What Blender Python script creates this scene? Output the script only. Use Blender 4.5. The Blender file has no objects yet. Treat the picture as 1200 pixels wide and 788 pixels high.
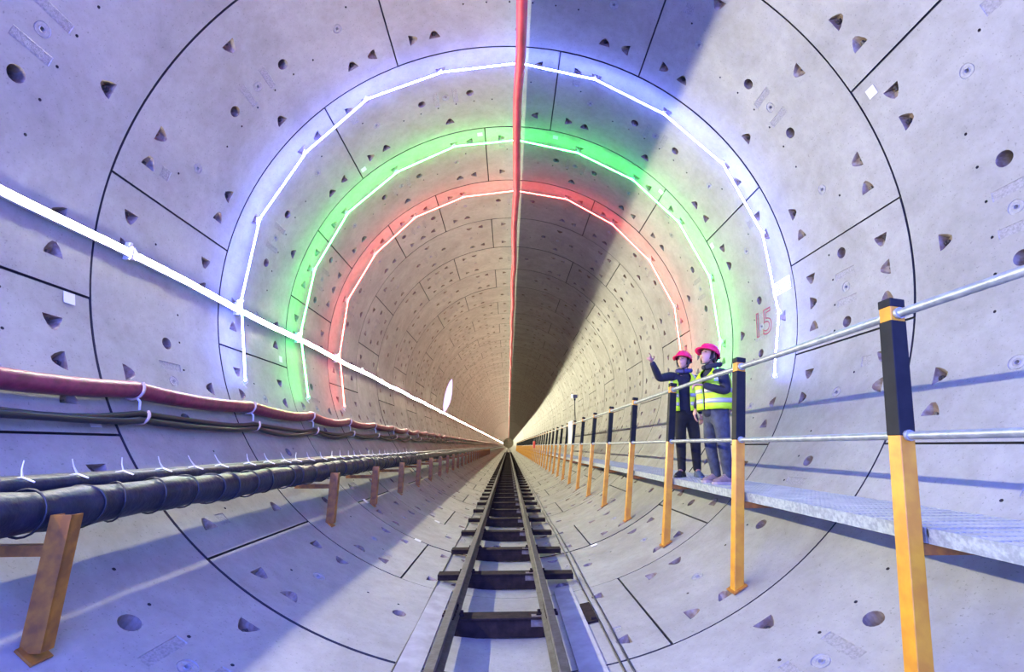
import bpy, bmesh, math, random
import numpy as np
from mathutils import Vector, Matrix
from mathutils.geometry import delaunay_2d_cdt
random.seed(7)
rnd = random.Random(11)
S = bpy.context.scene
C = S.collection
PI = math.pi
R = 3.843            # inner radius of the lining, tunnel axis at height R
W = 1.8              # width of one ring of concrete segments
Y1 = 3.898           # first circumferential joint ahead of the camera
STEP = 360.0 / 19    # bolt pitch round the ring
A0 = 0.6             # angle of bolt 0 (degrees from the crown, + to the right)

# ------------------------------------------------------------------ camera
cam = bpy.data.cameras.new('camera')
cam.sensor_width = 36.0
cam.lens = 36.0 * 527.5 / 1200
cam.shift_x = -18.9 / 1200
cam.clip_start = 0.05
cam.clip_end = 400
co = bpy.data.objects.new('camera', cam); C.objects.link(co)
Mr = [[0.99908785, -0.01012919, 0.04148325], [0.0, 0.97145926, 0.23720645], [-0.042702, -0.23699008, 0.97057315]]
rt = Vector((Mr[0][0], Mr[2][0], Mr[1][0])); up = Vector((Mr[0][1], Mr[2][1], Mr[1][1])); fw = Vector((Mr[0][2], Mr[2][2], Mr[1][2]))
M = Matrix.Identity(4)
for i in range(3):
    M[i][0] = rt[i]; M[i][1] = up[i]; M[i][2] = -fw[i]
M.translation = Vector((-0.076, 0, R - 2.154))
co.matrix_world = M
S.camera = co

# ------------------------------------------------------------------ world, exposure
wd = bpy.data.worlds.new('world'); S.world = wd; wd.use_nodes = True
bg = wd.node_tree.nodes['Background']
bg.inputs[0].default_value = (0.10, 0.17, 1.0, 1); bg.inputs[1].default_value = 17.0
S.view_settings.view_transform = 'Standard'
S.view_settings.look = 'None'
S.view_settings.gamma = 1
S.view_settings.use_curve_mapping = False
S.view_settings.exposure = 0.0
S.cycles.max_bounces = 8
S.cycles.diffuse_bounces = 3
S.cycles.sample_clamp_indirect = 6
try: S.cycles.use_denoising = True
except Exception: pass
E_WHITE = 400.0; E_BLUE = 115.0; E_GREEN = 75.0; E_RED = 45.0; E_BACKFILL = 480.0

# ------------------------------------------------------------------ materials
def mat(name, col, rough=0.6, metal=0.0, noise=0.0, scale=8.0, col2=None, bump=0.0, spec=0.5, detail=6, bscale=None):
    m = bpy.data.materials.new(name); m.use_nodes = True
    nt = m.node_tree; b = nt.nodes['Principled BSDF']
    b.inputs['Base Color'].default_value = (*col, 1); b.inputs['Roughness'].default_value = rough
    b.inputs['Metallic'].default_value = metal; b.inputs['Specular IOR Level'].default_value = spec
    if noise or col2:
        tc = nt.nodes.new('ShaderNodeTexCoord'); n = nt.nodes.new('ShaderNodeTexNoise')
        n.inputs['Scale'].default_value = scale; n.inputs['Detail'].default_value = detail
        nt.links.new(tc.outputs['Object'], n.inputs['Vector'])
        r = nt.nodes.new('ShaderNodeValToRGB')
        c2 = col2 or tuple(max(0, c * (1 - noise)) for c in col)
        r.color_ramp.elements[0].position = 0.38; r.color_ramp.elements[0].color = (*c2, 1)
        r.color_ramp.elements[1].position = 0.62; r.color_ramp.elements[1].color = (*col, 1)
        nt.links.new(n.outputs['Fac'], r.inputs['Fac']); nt.links.new(r.outputs['Color'], b.inputs['Base Color'])
        if bump:
            n2 = nt.nodes.new('ShaderNodeTexNoise'); n2.inputs['Scale'].default_value = bscale or scale * 3; n2.inputs['Detail'].default_value = 5
            nt.links.new(tc.outputs['Object'], n2.inputs['Vector'])
            bp = nt.nodes.new('ShaderNodeBump'); bp.inputs['Strength'].default_value = bump; bp.inputs['Distance'].default_value = 0.01
            nt.links.new(n2.outputs['Fac'], bp.inputs['Height']); nt.links.new(bp.outputs['Normal'], b.inputs['Normal'])
    return m
def emis(name, col, st):
    m = bpy.data.materials.new(name); m.use_nodes = True
    nt = m.node_tree; nt.nodes.remove(nt.nodes['Principled BSDF'])
    e = nt.nodes.new('ShaderNodeEmission'); e.inputs[0].default_value = (*col, 1); e.inputs[1].default_value = st
    nt.links.new(e.outputs[0], nt.nodes['Material Output'].inputs[0])
    return m
def concrete(name, base, dark, stain):
    m = bpy.data.materials.new(name); m.use_nodes = True
    nt = m.node_tree; b = nt.nodes['Principled BSDF']; L = nt.links.new
    tc = nt.nodes.new('ShaderNodeTexCoord')
    def noise(sc, det, rough=.6, dist=0.0):
        n = nt.nodes.new('ShaderNodeTexNoise'); n.inputs['Scale'].default_value = sc; n.inputs['Detail'].default_value = det
        n.inputs['Roughness'].default_value = rough; n.inputs['Distortion'].default_value = dist
        L(tc.outputs['Object'], n.inputs['Vector']); return n
    def ramp(n, p0, c0, p1, c1):
        r = nt.nodes.new('ShaderNodeValToRGB'); r.color_ramp.elements[0].position = p0; r.color_ramp.elements[0].color = (*c0, 1)
        r.color_ramp.elements[1].position = p1; r.color_ramp.elements[1].color = (*c1, 1); L(n.outputs['Fac'], r.inputs['Fac']); return r
    def mix(kind, a, c, f=1.0, fs=None):
        x = nt.nodes.new('ShaderNodeMix'); x.data_type = 'RGBA'; x.blend_type = kind
        x.inputs[0].default_value = f
        if fs is not None: L(fs, x.inputs[0])
        L(a, x.inputs[6]); L(c, x.inputs[7]); return x.outputs[2]
    r1 = ramp(noise(1.1, 5, .65, .6), .34, dark, .62, base)
    r2 = ramp(noise(9, 8, .7), .3, (.84, .84, .83), .6, (1, 1, 1))
    r3 = ramp(noise(55, 3, .6), .29, (.62, .61, .6), .38, (1, 1, 1))
    r4 = ramp(noise(.55, 7, .7, 1.2), .60, (0, 0, 0), .74, (1, 1, 1))
    sc = nt.nodes.new('ShaderNodeRGB'); sc.outputs[0].default_value = (*stain, 1)
    c = mix('MULTIPLY', r1.outputs[0], r2.outputs[0])
    c = mix('MULTIPLY', c, r3.outputs[0])
    fm = nt.nodes.new('ShaderNodeMath'); fm.operation = 'MULTIPLY'; fm.inputs[1].default_value = .35; L(r4.outputs[0], fm.inputs[0])
    c = mix('MIX', c, sc.outputs[0], fs=fm.outputs[0])
    at = nt.nodes.new('ShaderNodeAttribute'); at.attribute_name = 'tone'
    c = mix('MULTIPLY', c, at.outputs['Color'])
    L(c, b.inputs['Base Color'])
    rr = ramp(noise(3, 6), .3, (.42,) * 3, .7, (.68,) * 3); L(rr.outputs[0], b.inputs['Roughness'])
    b.inputs['Specular IOR Level'].default_value = .4
    bp = nt.nodes.new('ShaderNodeBump'); bp.inputs['Strength'].default_value = .25; bp.inputs['Distance'].default_value = .006
    n5 = noise(26, 6, .65); L(n5.outputs['Fac'], bp.inputs['Height']); L(bp.outputs['Normal'], b.inputs['Normal'])
    return m
M_conc = concrete('segment_concrete', (.32, .315, .288), (.25, .243, .22), (.23, .205, .165))
M_pock = mat('pocket_concrete', (.26, .22, .185), .8, noise=.35, scale=14, bump=.4, col2=(.15, .10, .07))
M_hole = mat('dark_hole', (.035, .03, .03), .9)
M_nut = mat('bolt_steel', (.09, .085, .09), .5, .6)
M_gask = mat('joint_gasket', (.02, .02, .025), .8)
M_disc = mat('grout_plug', (.30, .295, .29), .55, noise=.2, scale=30)
M_plate = mat('cast_plate', (.29, .28, .27), .7, noise=.3, scale=60, bump=.6)
M_yel = mat('yellow_paint', (.56, .27, .012), .45, noise=.25, scale=9, col2=(.46, .19, .01), bump=.15)
M_oran = mat('orange_paint', (.36, .14, .012), .5, noise=.3, scale=12, col2=(.19, .07, .012), bump=.2)
M_blk = mat('black_paint', (.012, .013, .016), .65, noise=.3, scale=10, col2=(.008, .009, .012), spec=.15)
M_galv = mat('galvanised_steel', (.36, .40, .42), .5, .3, scale=38, col2=(.22, .25, .28), bump=.2)
M_deck = mat('galvanised_deck', (.33, .36, .39), .55, .3, scale=5, col2=(.27, .30, .33))
M_rail_t = mat('galvanised_tube', (.34, .37, .39), .4, .5, scale=20, col2=(.24, .27, .29))
M_rail = mat('rail_steel', (.06, .056, .06), .55, .1, scale=14, col2=(.03, .027, .027), bump=.2)
M_sleep = mat('sleeper_steel', (.024, .015, .014), .9, .0, scale=11, spec=.15, col2=(.012, .008, .008), bump=.5)
M_chalk = mat('dried_mortar', (.15, .135, .12), .9, scale=25, col2=(.12, .09, .075), bump=.5)
M_hose = mat('maroon_hose', (.24, .03, .065), .38, noise=.4, scale=12, bump=.15)
M_cable = mat('black_cable', (.015, .016, .022), .42)
M_wrap = mat('black_wrap', (.014, .02, .045), .42, noise=.5, scale=9, bump=.5, spec=.25)
M_tape = mat('dark_tape', (.008, .009, .014), .5)
M_tie = mat('white_plastic', (.6, .59, .56), .4)
M_hook = mat('hook_plastic', (.50, .36, .29), .45)
M_duct = mat('red_duct_fabric', (.50, .04, .06), .5, noise=.35, scale=4, bump=.4, bscale=9)
M_paper = mat('white_paper', (.62, .62, .60), .7)
M_ink = mat('black_ink', (.04, .04, .05), .7)
M_red = mat('red_paint', (.34, .04, .09), .7)
M_redbox = mat('red_box', (.55, .04, .02), .5)
M_flat = mat('lamp_housing', (.03, .03, .03), .5)
M_board = mat('grey_board', (.33, .32, .32), .7, scale=6, col2=(.25, .24, .24), bump=.3)
M_white = emis('white_light', (1.0, .95, .67), E_WHITE)
M_blue = emis('blue_light', (.13, .18, 1.0), E_BLUE)
M_backfill = emis('added_blue_fill', (.13, .18, 1.0), E_BACKFILL)
M_green = emis('green_light', (.05, 1.0, .13), E_GREEN)
M_redl = emis('red_light', (1.0, .07, .06), E_RED)
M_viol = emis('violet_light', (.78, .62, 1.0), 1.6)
M_flood = emis('flood_light', (1, .97, .9), 20)
M_skin = mat('skin', (.38, .20, .15), .5)
M_hair = mat('black_hair', (.015, .012, .012), .5)
M_navy = mat('navy_cloth', (.012, .014, .03), .85, noise=.4, scale=10, bump=.4)
M_blackc = mat('black_cloth', (.010, .010, .012), .9, noise=.4, scale=10, bump=.4)
M_jean = mat('grey_denim', (.045, .052, .08), .85, noise=.45, scale=14, bump=.5)
M_vest = mat('lime_vest', (.50, .80, .015), .6, noise=.18, scale=9, bump=.4)
M_refl = mat('reflective_band', (.40, .41, .40), .4, .2)
M_helm = mat('red_helmet', (.70, .012, .10), .25)
M_strap = mat('strap_dark', (.03, .03, .035), .6)
M_suede = mat('tan_suede', (.24, .165, .14), .8, noise=.25, scale=20)
M_sole = mat('pale_sole', (.36, .29, .26), .7)
M_bsho = mat('black_shoe', (.012, .012, .016), .5)
M_blsho = mat('blue_shoe', (.045, .07, .14), .6)
M_scarf = mat('violet_scarf', (.03, .03, .14), .7, noise=.4, scale=20)

# ------------------------------------------------------------------ helpers
class MB:
    def __init__(s): s.v = []; s.f = []; s.m = []; s.sm = []
    def add(s, vs, fs, mi=0, smooth=False):
        o = len(s.v); s.v += [tuple(p) for p in vs]
        for f in fs: s.f.append(tuple(i + o for i in f)); s.m.append(mi); s.sm.append(smooth)
    def box(s, c, d, rot=None, mi=0, bev=0.0):
        hx, hy, hz = d[0] / 2, d[1] / 2, d[2] / 2
        if bev <= 0:
            vs = [Vector((x, y, z)) for x in (-hx, hx) for y in (-hy, hy) for z in (-hz, hz)]
            fs = [(0, 1, 3, 2), (4, 6, 7, 5), (0, 4, 5, 1), (2, 3, 7, 6), (0, 2, 6, 4), (1, 5, 7, 3)]
        else:
            b = bmesh.new(); bmesh.ops.create_cube(b, size=1)
            for v in b.verts: v.co = Vector((v.co.x * d[0], v.co.y * d[1], v.co.z * d[2]))
            bmesh.ops.bevel(b, geom=b.edges[:], offset=bev, segments=2, affect='EDGES', profile=.5)
            b.verts.index_update()
            vs = [v.co.copy() for v in b.verts]; fs = [[v.index for v in f.verts] for f in b.faces]; b.free()
        if rot is not None: vs = [rot @ p for p in vs]
        s.add([p + Vector(c) for p in vs], fs, mi); return s
    def tube(s, pts, r, n=8, mi=0, cap=True, smooth=True, ref=None):
        pts = [Vector(p) for p in pts]; k = len(pts)
        rr = r if isinstance(r, (list, tuple)) else [r] * k
        vs = []; prev = None
        for i, p in enumerate(pts):
            t = (pts[min(i + 1, k - 1)] - pts[max(i - 1, 0)]).normalized()
            if prev is None:
                a = Vector(ref) if ref else (Vector((0, 0, 1)) if abs(t.z) < .9 else Vector((1, 0, 0)))
            else: a = prev
            a = (a - t * a.dot(t)).normalized(); b = t.cross(a); prev = a
            for j in range(n):
                q = 2 * PI * j / n
                vs.append(p + (a * math.cos(q) + b * math.sin(q)) * rr[i])
        fs = [(i * n + j, i * n + (j + 1) % n, (i + 1) * n + (j + 1) % n, (i + 1) * n + j) for i in range(k - 1) for j in range(n)]
        s.add(vs, fs, mi, smooth)
        if cap:
            s.add(vs[:n], [tuple(range(n))[::-1]], mi); s.add(vs[-n:], [tuple(range(n))], mi)
        return s
    def lathe(s, c, prof, n=20, mi=0, rot=None, smooth=True):
        vs = []
        for (r, z) in prof:
            for j in range(n):
                q = 2 * PI * j / n; p = Vector((r * math.cos(q), r * math.sin(q), z))
                if rot is not None: p = rot @ p
                vs.append(p + Vector(c))
        fs = [(i * n + j, i * n + (j + 1) % n, (i + 1) * n + (j + 1) % n, (i + 1) * n + j) for i in range(len(prof) - 1) for j in range(n)]
        s.add(vs, fs, mi, smooth); return s
    def prism(s, outline, y0, y1, mi=0):   # outline in (x, z), swept along y
        n = len(outline)
        vs = [(x, y0, z) for x, z in outline] + [(x, y1, z) for x, z in outline]
        s.add(vs, [(j, (j + 1) % n, n + (j + 1) % n, n + j) for j in range(n)] + [tuple(range(n))[::-1], tuple(range(n, 2 * n))], mi); return s
    def build(s, name, mats, parent=None, loc=(0, 0, 0)):
        me = bpy.data.meshes.new(name)
        if any(loc):
            l = Vector(loc); s.v = [tuple(Vector(p) - l) for p in s.v]
        me.from_pydata(s.v, [], s.f)
        for m in (mats if isinstance(mats, (list, tuple)) else [mats]): me.materials.append(m)
        me.polygons.foreach_set('material_index', s.m); me.polygons.foreach_set('use_smooth', s.sm)
        me.update()
        o = bpy.data.objects.new(name, me); C.objects.link(o)
        if parent: o.parent = parent
        else: o.location = loc
        return o
def tag(o, label=None, cat=None, group=None, kind=None):
    if label: o['label'] = label
    if cat: o['category'] = cat
    if group: o['group'] = group
    if kind: o['kind'] = kind
    return o
def thing(name, label, cat, loc=(0, 0, 0), group=None):
    o = bpy.data.objects.new(name, None); C.objects.link(o); o.location = loc; o.empty_display_size = .1
    return tag(o, label, cat, group)
def copy_tree(o, parent=None):
    c = o.copy(); C.objects.link(c)
    if parent: c.parent = parent
    for ch in list(kids.get(o.name, [])): copy_tree_child(ch, c)
    return c
kids = {}
def note(parent, *ch): kids.setdefault(parent.name, []).extend(ch)
def copy_tree_child(ch, p):
    d = ch.copy(); C.objects.link(d); d.parent = p
    for g in kids.get(ch.name, []): copy_tree_child(g, d)
ORD = ['nearest', 'second nearest', 'third nearest', 'fourth nearest', 'fifth nearest', 'sixth nearest', 'seventh nearest', 'eighth nearest', 'ninth nearest', 'tenth nearest', 'eleventh nearest', 'twelfth nearest', 'thirteenth nearest', 'fourteenth nearest', 'fifteenth nearest', 'sixteenth nearest', 'seventeenth nearest', 'eighteenth nearest', 'nineteenth nearest', 'twentieth nearest']
def cyl(a, r, y):
    q = math.radians(a); return Vector((r * math.sin(q), y, R + r * math.cos(q)))
def ringy(i): return Y1 + W * i

# ------------------------------------------------------------------ tunnel lining
GAP = 0.011
DEG = R * PI / 180
def pocket_outline(cu, cv, du, dv):
    # (du,dv): unit direction away from the joint; flat side faces the joint
    pu, pv = -dv, du
    loc = [(-.082, -.045), (.082, -.045), (.074, -.01), (.046, .045), (.018, .078), (-.018, .078), (-.046, .045), (-.074, -.01)]
    out = []
    for a, b in loc: out.append((cu + pu * a + du * b, cv + pv * a + dv * b))
    return out, loc
def make_template(nb, lod):
    half = nb * STEP / 2 * DEG - GAP; v0, v1 = GAP, W - GAP
    feats = []
    bs = [b - (nb - 1) / 2 for b in range(nb)]
    for b in bs:
        u = b * STEP * DEG
        feats.append(('pocket', u, .17 * W, 0, 1)); feats.append(('pocket', u, .82 * W, 0, -1))
    jo = (nb * STEP / 2 - 4.55) * DEG
    for sgn in (-1, 1):
        for t in (.18, .81): feats.append(('pocket', sgn * jo, t * W, -sgn, 0))
    feats.append(('hole', -6.35 * DEG, .49 * W, .066, .13)); feats.append(('hole', 6.35 * DEG, .49 * W, .066, .13))
    if lod == 0:
        for b in bs: feats.append(('disc', b * STEP * DEG, .49 * W, .062, 0))
        feats.append(('plate', -2.5 * DEG, .49 * W, .085, .30)); feats.append(('plate', 2.5 * DEG, .49 * W, .085, .30))
        for a in (-12.0, -7.2, -2.4, 2.4, 7.2, 12.0):
            if abs(a * DEG) < half - .1: feats.append(('hole', a * DEG, .60 * W, .013, .03))
        if nb == 3:
            feats.append(('hole', -22 * DEG, .38 * W, .013, .03)); feats.append(('hole', 22 * DEG, .38 * W, .013, .03))
            feats.append(('plate', -23.5 * DEG, .30 * W, .12, .12))
    polys = []; V = []; F = []; MI = []; SM = []
    for f in feats:
        k, u, v = f[:3]
        if k == 'pocket': pl, loc = pocket_outline(u, v, f[3], f[4])
        elif k in ('hole', 'disc'):
            n = 8 if f[3] < .03 else 16
            pl = [(u + f[3] * math.cos(2 * PI * j / n), v + f[3] * math.sin(2 * PI * j / n)) for j in range(n)]
        else:
            a, b = f[3] / 2, f[4] / 2; pl = [(u - a, v - b), (u + a, v - b), (u + a, v + b), (u - a, v + b)]
        polys.append(pl)
    pts = []; edges = []
    def loop(pl):
        o = len(pts); pts.extend(pl); n = len(pl); edges.extend([(o + j, o + (j + 1) % n) for j in range(n)])
    nu = max(4, int(round(2 * half / DEG / (1.6 if lod == 0 else 3))))
    border = [(-half + 2 * half * i / nu, v0) for i in range(nu + 1)] + [(half - 2 * half * i / nu, v1) for i in range(nu + 1)]
    loop(border)
    for pl in polys: loop(pl)
    def inside(p, pl, grow=0.0):
        cx = sum(q[0] for q in pl) / len(pl); cy = sum(q[1] for q in pl) / len(pl)
        c = False; n = len(pl)
        for i in range(n):
            x1, y1 = pl[i]; x2, y2 = pl[(i + 1) % n]
            x1 += (x1 - cx) * grow; x2 += (x2 - cx) * grow; y1 += (y1 - cy) * grow; y2 += (y2 - cy) * grow
            if (y1 > p[1]) != (y2 > p[1]) and p[0] < (x2 - x1) * (p[1] - y1) / (y2 - y1) + x1: c = not c
        return c
    for i in range(1, nu):
        for t in ((.1, .3, .5, .7, .9) if lod == 0 else (.33, .66)):
            q = (-half + 2 * half * i / nu, v0 + (v1 - v0) * t)
            if not any(inside(q, pl, .25) for pl in polys): pts.append(q)
    r = delaunay_2d_cdt([Vector(p) for p in pts], edges, [], 1, 1e-6)
    vs, _, fs = r[0], r[1], r[2]
    V = [(p.x, p.y, 0.0) for p in vs]
    for f in fs:
        f = list(f); c = (sum(vs[i].x for i in f) / 3, sum(vs[i].y for i in f) / 3)
        if any(inside(c, pl) for pl in polys): continue
        ar = sum(vs[f[i]].x * vs[f[(i + 1) % 3]].y - vs[f[(i + 1) % 3]].x * vs[f[i]].y for i in range(3))
        if ar < 0: f = f[::-1]
        F.append(tuple(f)); MI.append(0); SM.append(True)
    def add(v3, f3, mi, sm=False):
        o = len(V); V.extend(v3)
        for f in f3:
            f = [i + o for i in f]
            for j in range(1, len(f) - 1): F.append((f[0], f[j], f[j + 1])); MI.append(mi); SM.append(sm)
    n = len(border)
    add([(a, b, 0) for a, b in border] + [(a, b, .03) for a, b in border], [(j, n + j, n + (j + 1) % n, (j + 1) % n) for j in range(n)], 1)
    for f, pl in zip(feats, polys):
        k, u, v = f[:3]; n = len(pl)
        side = [(j, (j + 1) % n, n + (j + 1) % n, n + j) for j in range(n)]
        if k == 'pocket':
            _, loc = pocket_outline(u, v, f[3], f[4]); du, dv = f[3], f[4]; pu, pv = -dv, du
            bot = []
            for a, b in loc:
                a2 = a * .62; b2 = min(b, .066) * .9; d = max(.012, .095 * (.088 - b2) / .13)
                bot.append((u + pu * a2 + du * b2, v + pv * a2 + dv * b2, d))
            add([(a, b, 0) for a, b in pl] + bot, side + [tuple(range(n, 2 * n))], 2)
            # bolt and washer on the steep face
            if lod == 0:
                for (rr, q0, q1) in ((.024, -.042, -.016), (.014, -.02, .008)):
                    vv = []
                    for q in (q0, q1):
                        for j in range(8):
                            w = 2 * PI * j / 8; a = rr * math.cos(w); d = .062 + rr * math.sin(w) - (q + .05) * .25
                            vv.append((u + pu * a + du * q, v + pv * a + dv * q, d))
                    add(vv, [(j, (j + 1) % 8, 8 + (j + 1) % 8, 8 + j) for j in range(8)] + [tuple(range(8, 16))], 4)
            else:
                add([(u + pu * a + du * b, v + pv * a + dv * b, d) for a, b, d in ((-.025, -.04, .025), (.025, -.04, .025), (.025, -.022, .065), (-.025, -.022, .065))], [(0, 1, 2, 3)], 4)
        elif k == 'hole':
            add([(a, b, 0) for a, b in pl] + [(u + (a - u) * .92, v + (b - v) * .92, f[4]) for a, b in pl], side, 2 if f[3] > .03 else 3)
            add([(u + (a - u) * .92, v + (b - v) * .92, f[4]) for a, b in pl], [tuple(range(n))], 3)
        elif k == 'disc':
            prof = [(1, 0), (.97, .006), (.86, .006), (.84, .001), (.55, .001), (.52, .005), (.36, .005), (.33, -.002), (.28, -.002), (.26, .03)]
            vv = []
            for q, d in prof: vv += [(u + (a - u) * q, v + (b - v) * q, d) for a, b in pl]
            ff = [(i * n + j, i * n + (j + 1) % n, (i + 1) * n + (j + 1) % n, (i + 1) * n + j) for i in range(len(prof) - 1) for j in range(n)]
            add(vv, ff, 5, False)
            add([(u + (a - u) * .26, v + (b - v) * .26, .03) for a, b in pl], [tuple(range(n))], 3)
        else:
            ins = [(u + (a - u) * (.94 if abs(f[3]-f[4]) > .01 else .93), v + (b - v) * .975, .004) for a, b in pl]
            add([(a, b, 0) for a, b in pl] + ins, side + [tuple(range(n, 2 * n))], 6)
    return np.array(V, np.float64), np.array(F, np.int32), np.array(MI, np.int32), np.array(SM, bool)
TPL = {(nb, l): make_template(nb, l) for nb in (1, 3) for l in (0, 1)}
# starting joint (in half bolt steps) where the narrow key segment begins, per ring
KEY = {-1: -6.5, 0: 4.5, 1: 6.5, 2: -4.5, 3: -2.5, 4: -4.5, 5: -2.5, 6: -4.5}
def key_of(i):
    if i in KEY: return KEY[i]
    return (-2.5, -4.5)[i % 2 == 0] if i > 0 else (-6.5, 4.5)[i % 2 == 0]
acc = {k: [[], [], [], [], [], 0] for k in ('floor', 'ceiling', 'wall_left', 'wall_right')}
gask = MB()
RING0, RINGN = -4, 60
for i in range(RING0, RINGN):
    y0 = ringy(i); k0 = key_of(i); lod = 0 if i < 13 else 1
    segs = [(1, k0, k0 + 1)] + [(3, k0 + 1 + 3 * j, k0 + 4 + 3 * j) for j in range(6)]
    for nb, s0, s1 in segs:
        mid = A0 + (s0 + s1) / 2 * STEP; mid = (mid + 180) % 360 - 180
        V, F, MI, SM = TPL[(nb, lod)]
        off = rnd.uniform(-.0035, .0035)
        th = np.radians(mid) + V[:, 0] / R; rr = R + V[:, 2] + off
        P = np.stack([rr * np.sin(th), y0 + V[:, 1], R + rr * np.cos(th)], 1)
        key = 'ceiling' if abs(mid) < 50 else 'floor' if abs(mid) > 128 else ('wall_left' if mid < 0 else 'wall_right')
        a = acc[key]; a[0].append(P); a[1].append(F + a[5]); a[2].append(MI); a[3].append(SM)
        t = rnd.uniform(.93, 1.03); a[4].append(np.tile(np.array([t, t, t * rnd.uniform(.98, 1.01), 1.0]), (len(P), 1))); a[5] += len(P)
        ja = A0 + s0 * STEP; rg = R + .028
        gask.add([cyl(ja - .5, rg, y0), cyl(ja + .5, rg, y0), cyl(ja + .5, rg, y0 + W), cyl(ja - .5, rg, y0 + W)], [(0, 1, 2, 3)])
    n = 120; vs = []
    for q in range(n):
        for dy in (-.03, .03): vs.append(cyl(360 * q / n, R + .027, y0 + dy))
    gask.add(vs, [(2 * q, 2 * ((q + 1) % n), 2 * ((q + 1) % n) + 1, 2 * q + 1) for q in range(n)])
YE = 370.0
for key, (a0_, a1_) in {'ceiling': (-50, 50), 'wall_right': (50, 128), 'floor': (128, 232), 'wall_left': (232, 310)}.items():
    na = 24; yy = np.concatenate([[ringy(RINGN) - .04, ringy(RINGN) + .01], np.arange(ringy(RINGN) + 7.2, YE + 8, 7.2)]); P = []; F = []
    for y in yy:
        for j in range(na + 1): P.append(tuple(cyl(a0_ + (a1_ - a0_) * j / na, R + (.031 if y < ringy(RINGN) else .003), y)))
    for i in range(len(yy) - 1):
        for j in range(na):
            q = i * (na + 1) + j; F += [(q, q + 1, q + na + 2), (q, q + na + 2, q + na + 1)]
    a = acc[key]; a[0].append(np.array(P)); a[1].append(np.array(F, np.int32) + a[5]); a[2].append(np.zeros(len(F), np.int32)); a[3].append(np.ones(len(F), bool)); a[4].append(np.ones((len(P), 4))); a[5] += len(P)
for key, a in acc.items():
    P = np.concatenate(a[0]); F = np.concatenate(a[1]); MI = np.concatenate(a[2]); SM = np.concatenate(a[3]); T = np.concatenate(a[4])
    me = bpy.data.meshes.new(key)
    me.vertices.add(len(P)); me.vertices.foreach_set('co', P.ravel())
    me.loops.add(F.size); me.loops.foreach_set('vertex_index', F.ravel())
    me.polygons.add(len(F)); me.polygons.foreach_set('loop_start', np.arange(0, F.size, 3)); me.polygons.foreach_set('loop_total', np.full(len(F), 3))
    for m in (M_conc, M_gask, M_pock, M_hole, M_nut, M_disc, M_plate): me.materials.append(m)
    me.polygons.foreach_set('material_index', MI); me.polygons.foreach_set('use_smooth', SM)
    at = me.attributes.new('tone', 'FLOAT_COLOR', 'POINT'); at.data.foreach_set('color', T.ravel())
    me.update(calc_edges=True); me.validate()
    o = bpy.data.objects.new(key, me); C.objects.link(o)
    tag(o, {'floor': 'precast concrete invert of the round tunnel', 'ceiling': 'precast concrete crown of the round tunnel', 'wall_left': 'left side of the round concrete tunnel lining', 'wall_right': 'right side of the round concrete tunnel lining'}[key], kind='structure')
    if key == 'wall_right': WALL_R = o
o = gask.build('trim_1', M_gask); tag(o, 'dark gaskets in the joints between the concrete segments', kind='structure')
e = MB(); n = 64; ye = YE
vs = []
for q in range(120):
    for dy in (-.05, .03): vs.append(cyl(3 * q, R + .027, ringy(RINGN) + dy))
ga = MB(); ga.add(vs, [(2 * q, 2 * ((q + 1) % 120), 2 * ((q + 1) % 120) + 1, 2 * q + 1) for q in range(120)]); tag(ga.build('trim_2', M_gask), 'last dark joint far down the tunnel', kind='structure')
e.add([cyl(360 * q / n, R + .03, ye) for q in range(n)] + [cyl(360 * q / n, R + .03, ye + .3) for q in range(n)],
      [tuple(range(n)), tuple(range(n, 2 * n))[::-1]] + [(q, (q + 1) % n, n + (q + 1) % n, n + q) for q in range(n)])
o = e.build('wall_far', mat('far_wall', (.42, .36, .28), .8, noise=.2, scale=1)); tag(o, 'pale wall where the tunnel ends far away', kind='structure')

# ------------------------------------------------------------------ white light strip on the left wall
def half_tube(mb, pts, inward, r, n=6, mi=0):
    # half-round glowing front; inward(i) gives the direction facing the tunnel
    k = len(pts); vs = []
    for i, p in enumerate(pts):
        t = (pts[min(i + 1, k - 1)] - pts[max(i - 1, 0)]).normalized(); a = inward(i); a = (a - t * a.dot(t)).normalized(); b = t.cross(a)
        for j in range(n + 1):
            q = PI * j / n - PI / 2
            vs.append(p + a * (math.cos(q) * r * .24) + b * (math.sin(q) * r))
    m = n + 1
    mb.add(vs, [(i * m + j, i * m + j + 1, (i + 1) * m + j + 1, (i + 1) * m + j) for i in range(k - 1) for j in range(n)], mi, True)
def back_channel(mb, pts, inward, w, d):
    k = len(pts); vs = []
    for i, p in enumerate(pts):
        t = (pts[min(i + 1, k - 1)] - pts[max(i - 1, 0)]).normalized(); a = inward(i); a = (a - t * a.dot(t)).normalized(); b = t.cross(a)
        for (s, q) in ((-1, 0), (1, 0), (1, -1), (-1, -1)): vs.append(p + b * (s * w) + a * (q * d))
    mb.add(vs, [(4 * i + j, 4 * i + (j + 1) % 4, 4 * i + 4 + (j + 1) % 4, 4 * i + 4 + j) for i in range(k - 1) for j in range(4)] + [(3, 2, 1, 0), tuple(4 * (k - 1) + j for j in range(4))])
ls = thing('light_strip', 'continuous warm white light strip running along the left wall', 'light strip', cyl(-95.3, R - .06, -4))
L0 = Vector(ls.location)
ys = []; y = -4.0
while y < 365: ys.append(y); y += .9 if y < 30 else 3.0
AS = lambda y: -95.3 + .25 * math.sin(y * 1.7) * (1 if y < 20 else .3)
pts = [cyl(AS(y), R - .075, y) - L0 for y in ys]; inn = lambda i: Vector((1, 0, .09))
m = MB(); half_tube(m, pts, inn, .034, 6); o = m.build('light_tube', M_white, ls); tag(o, 'glowing white tube')
m = MB(); back_channel(m, pts, inn, .036, .03); m.build('backing_channel', M_tie, ls)
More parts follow.
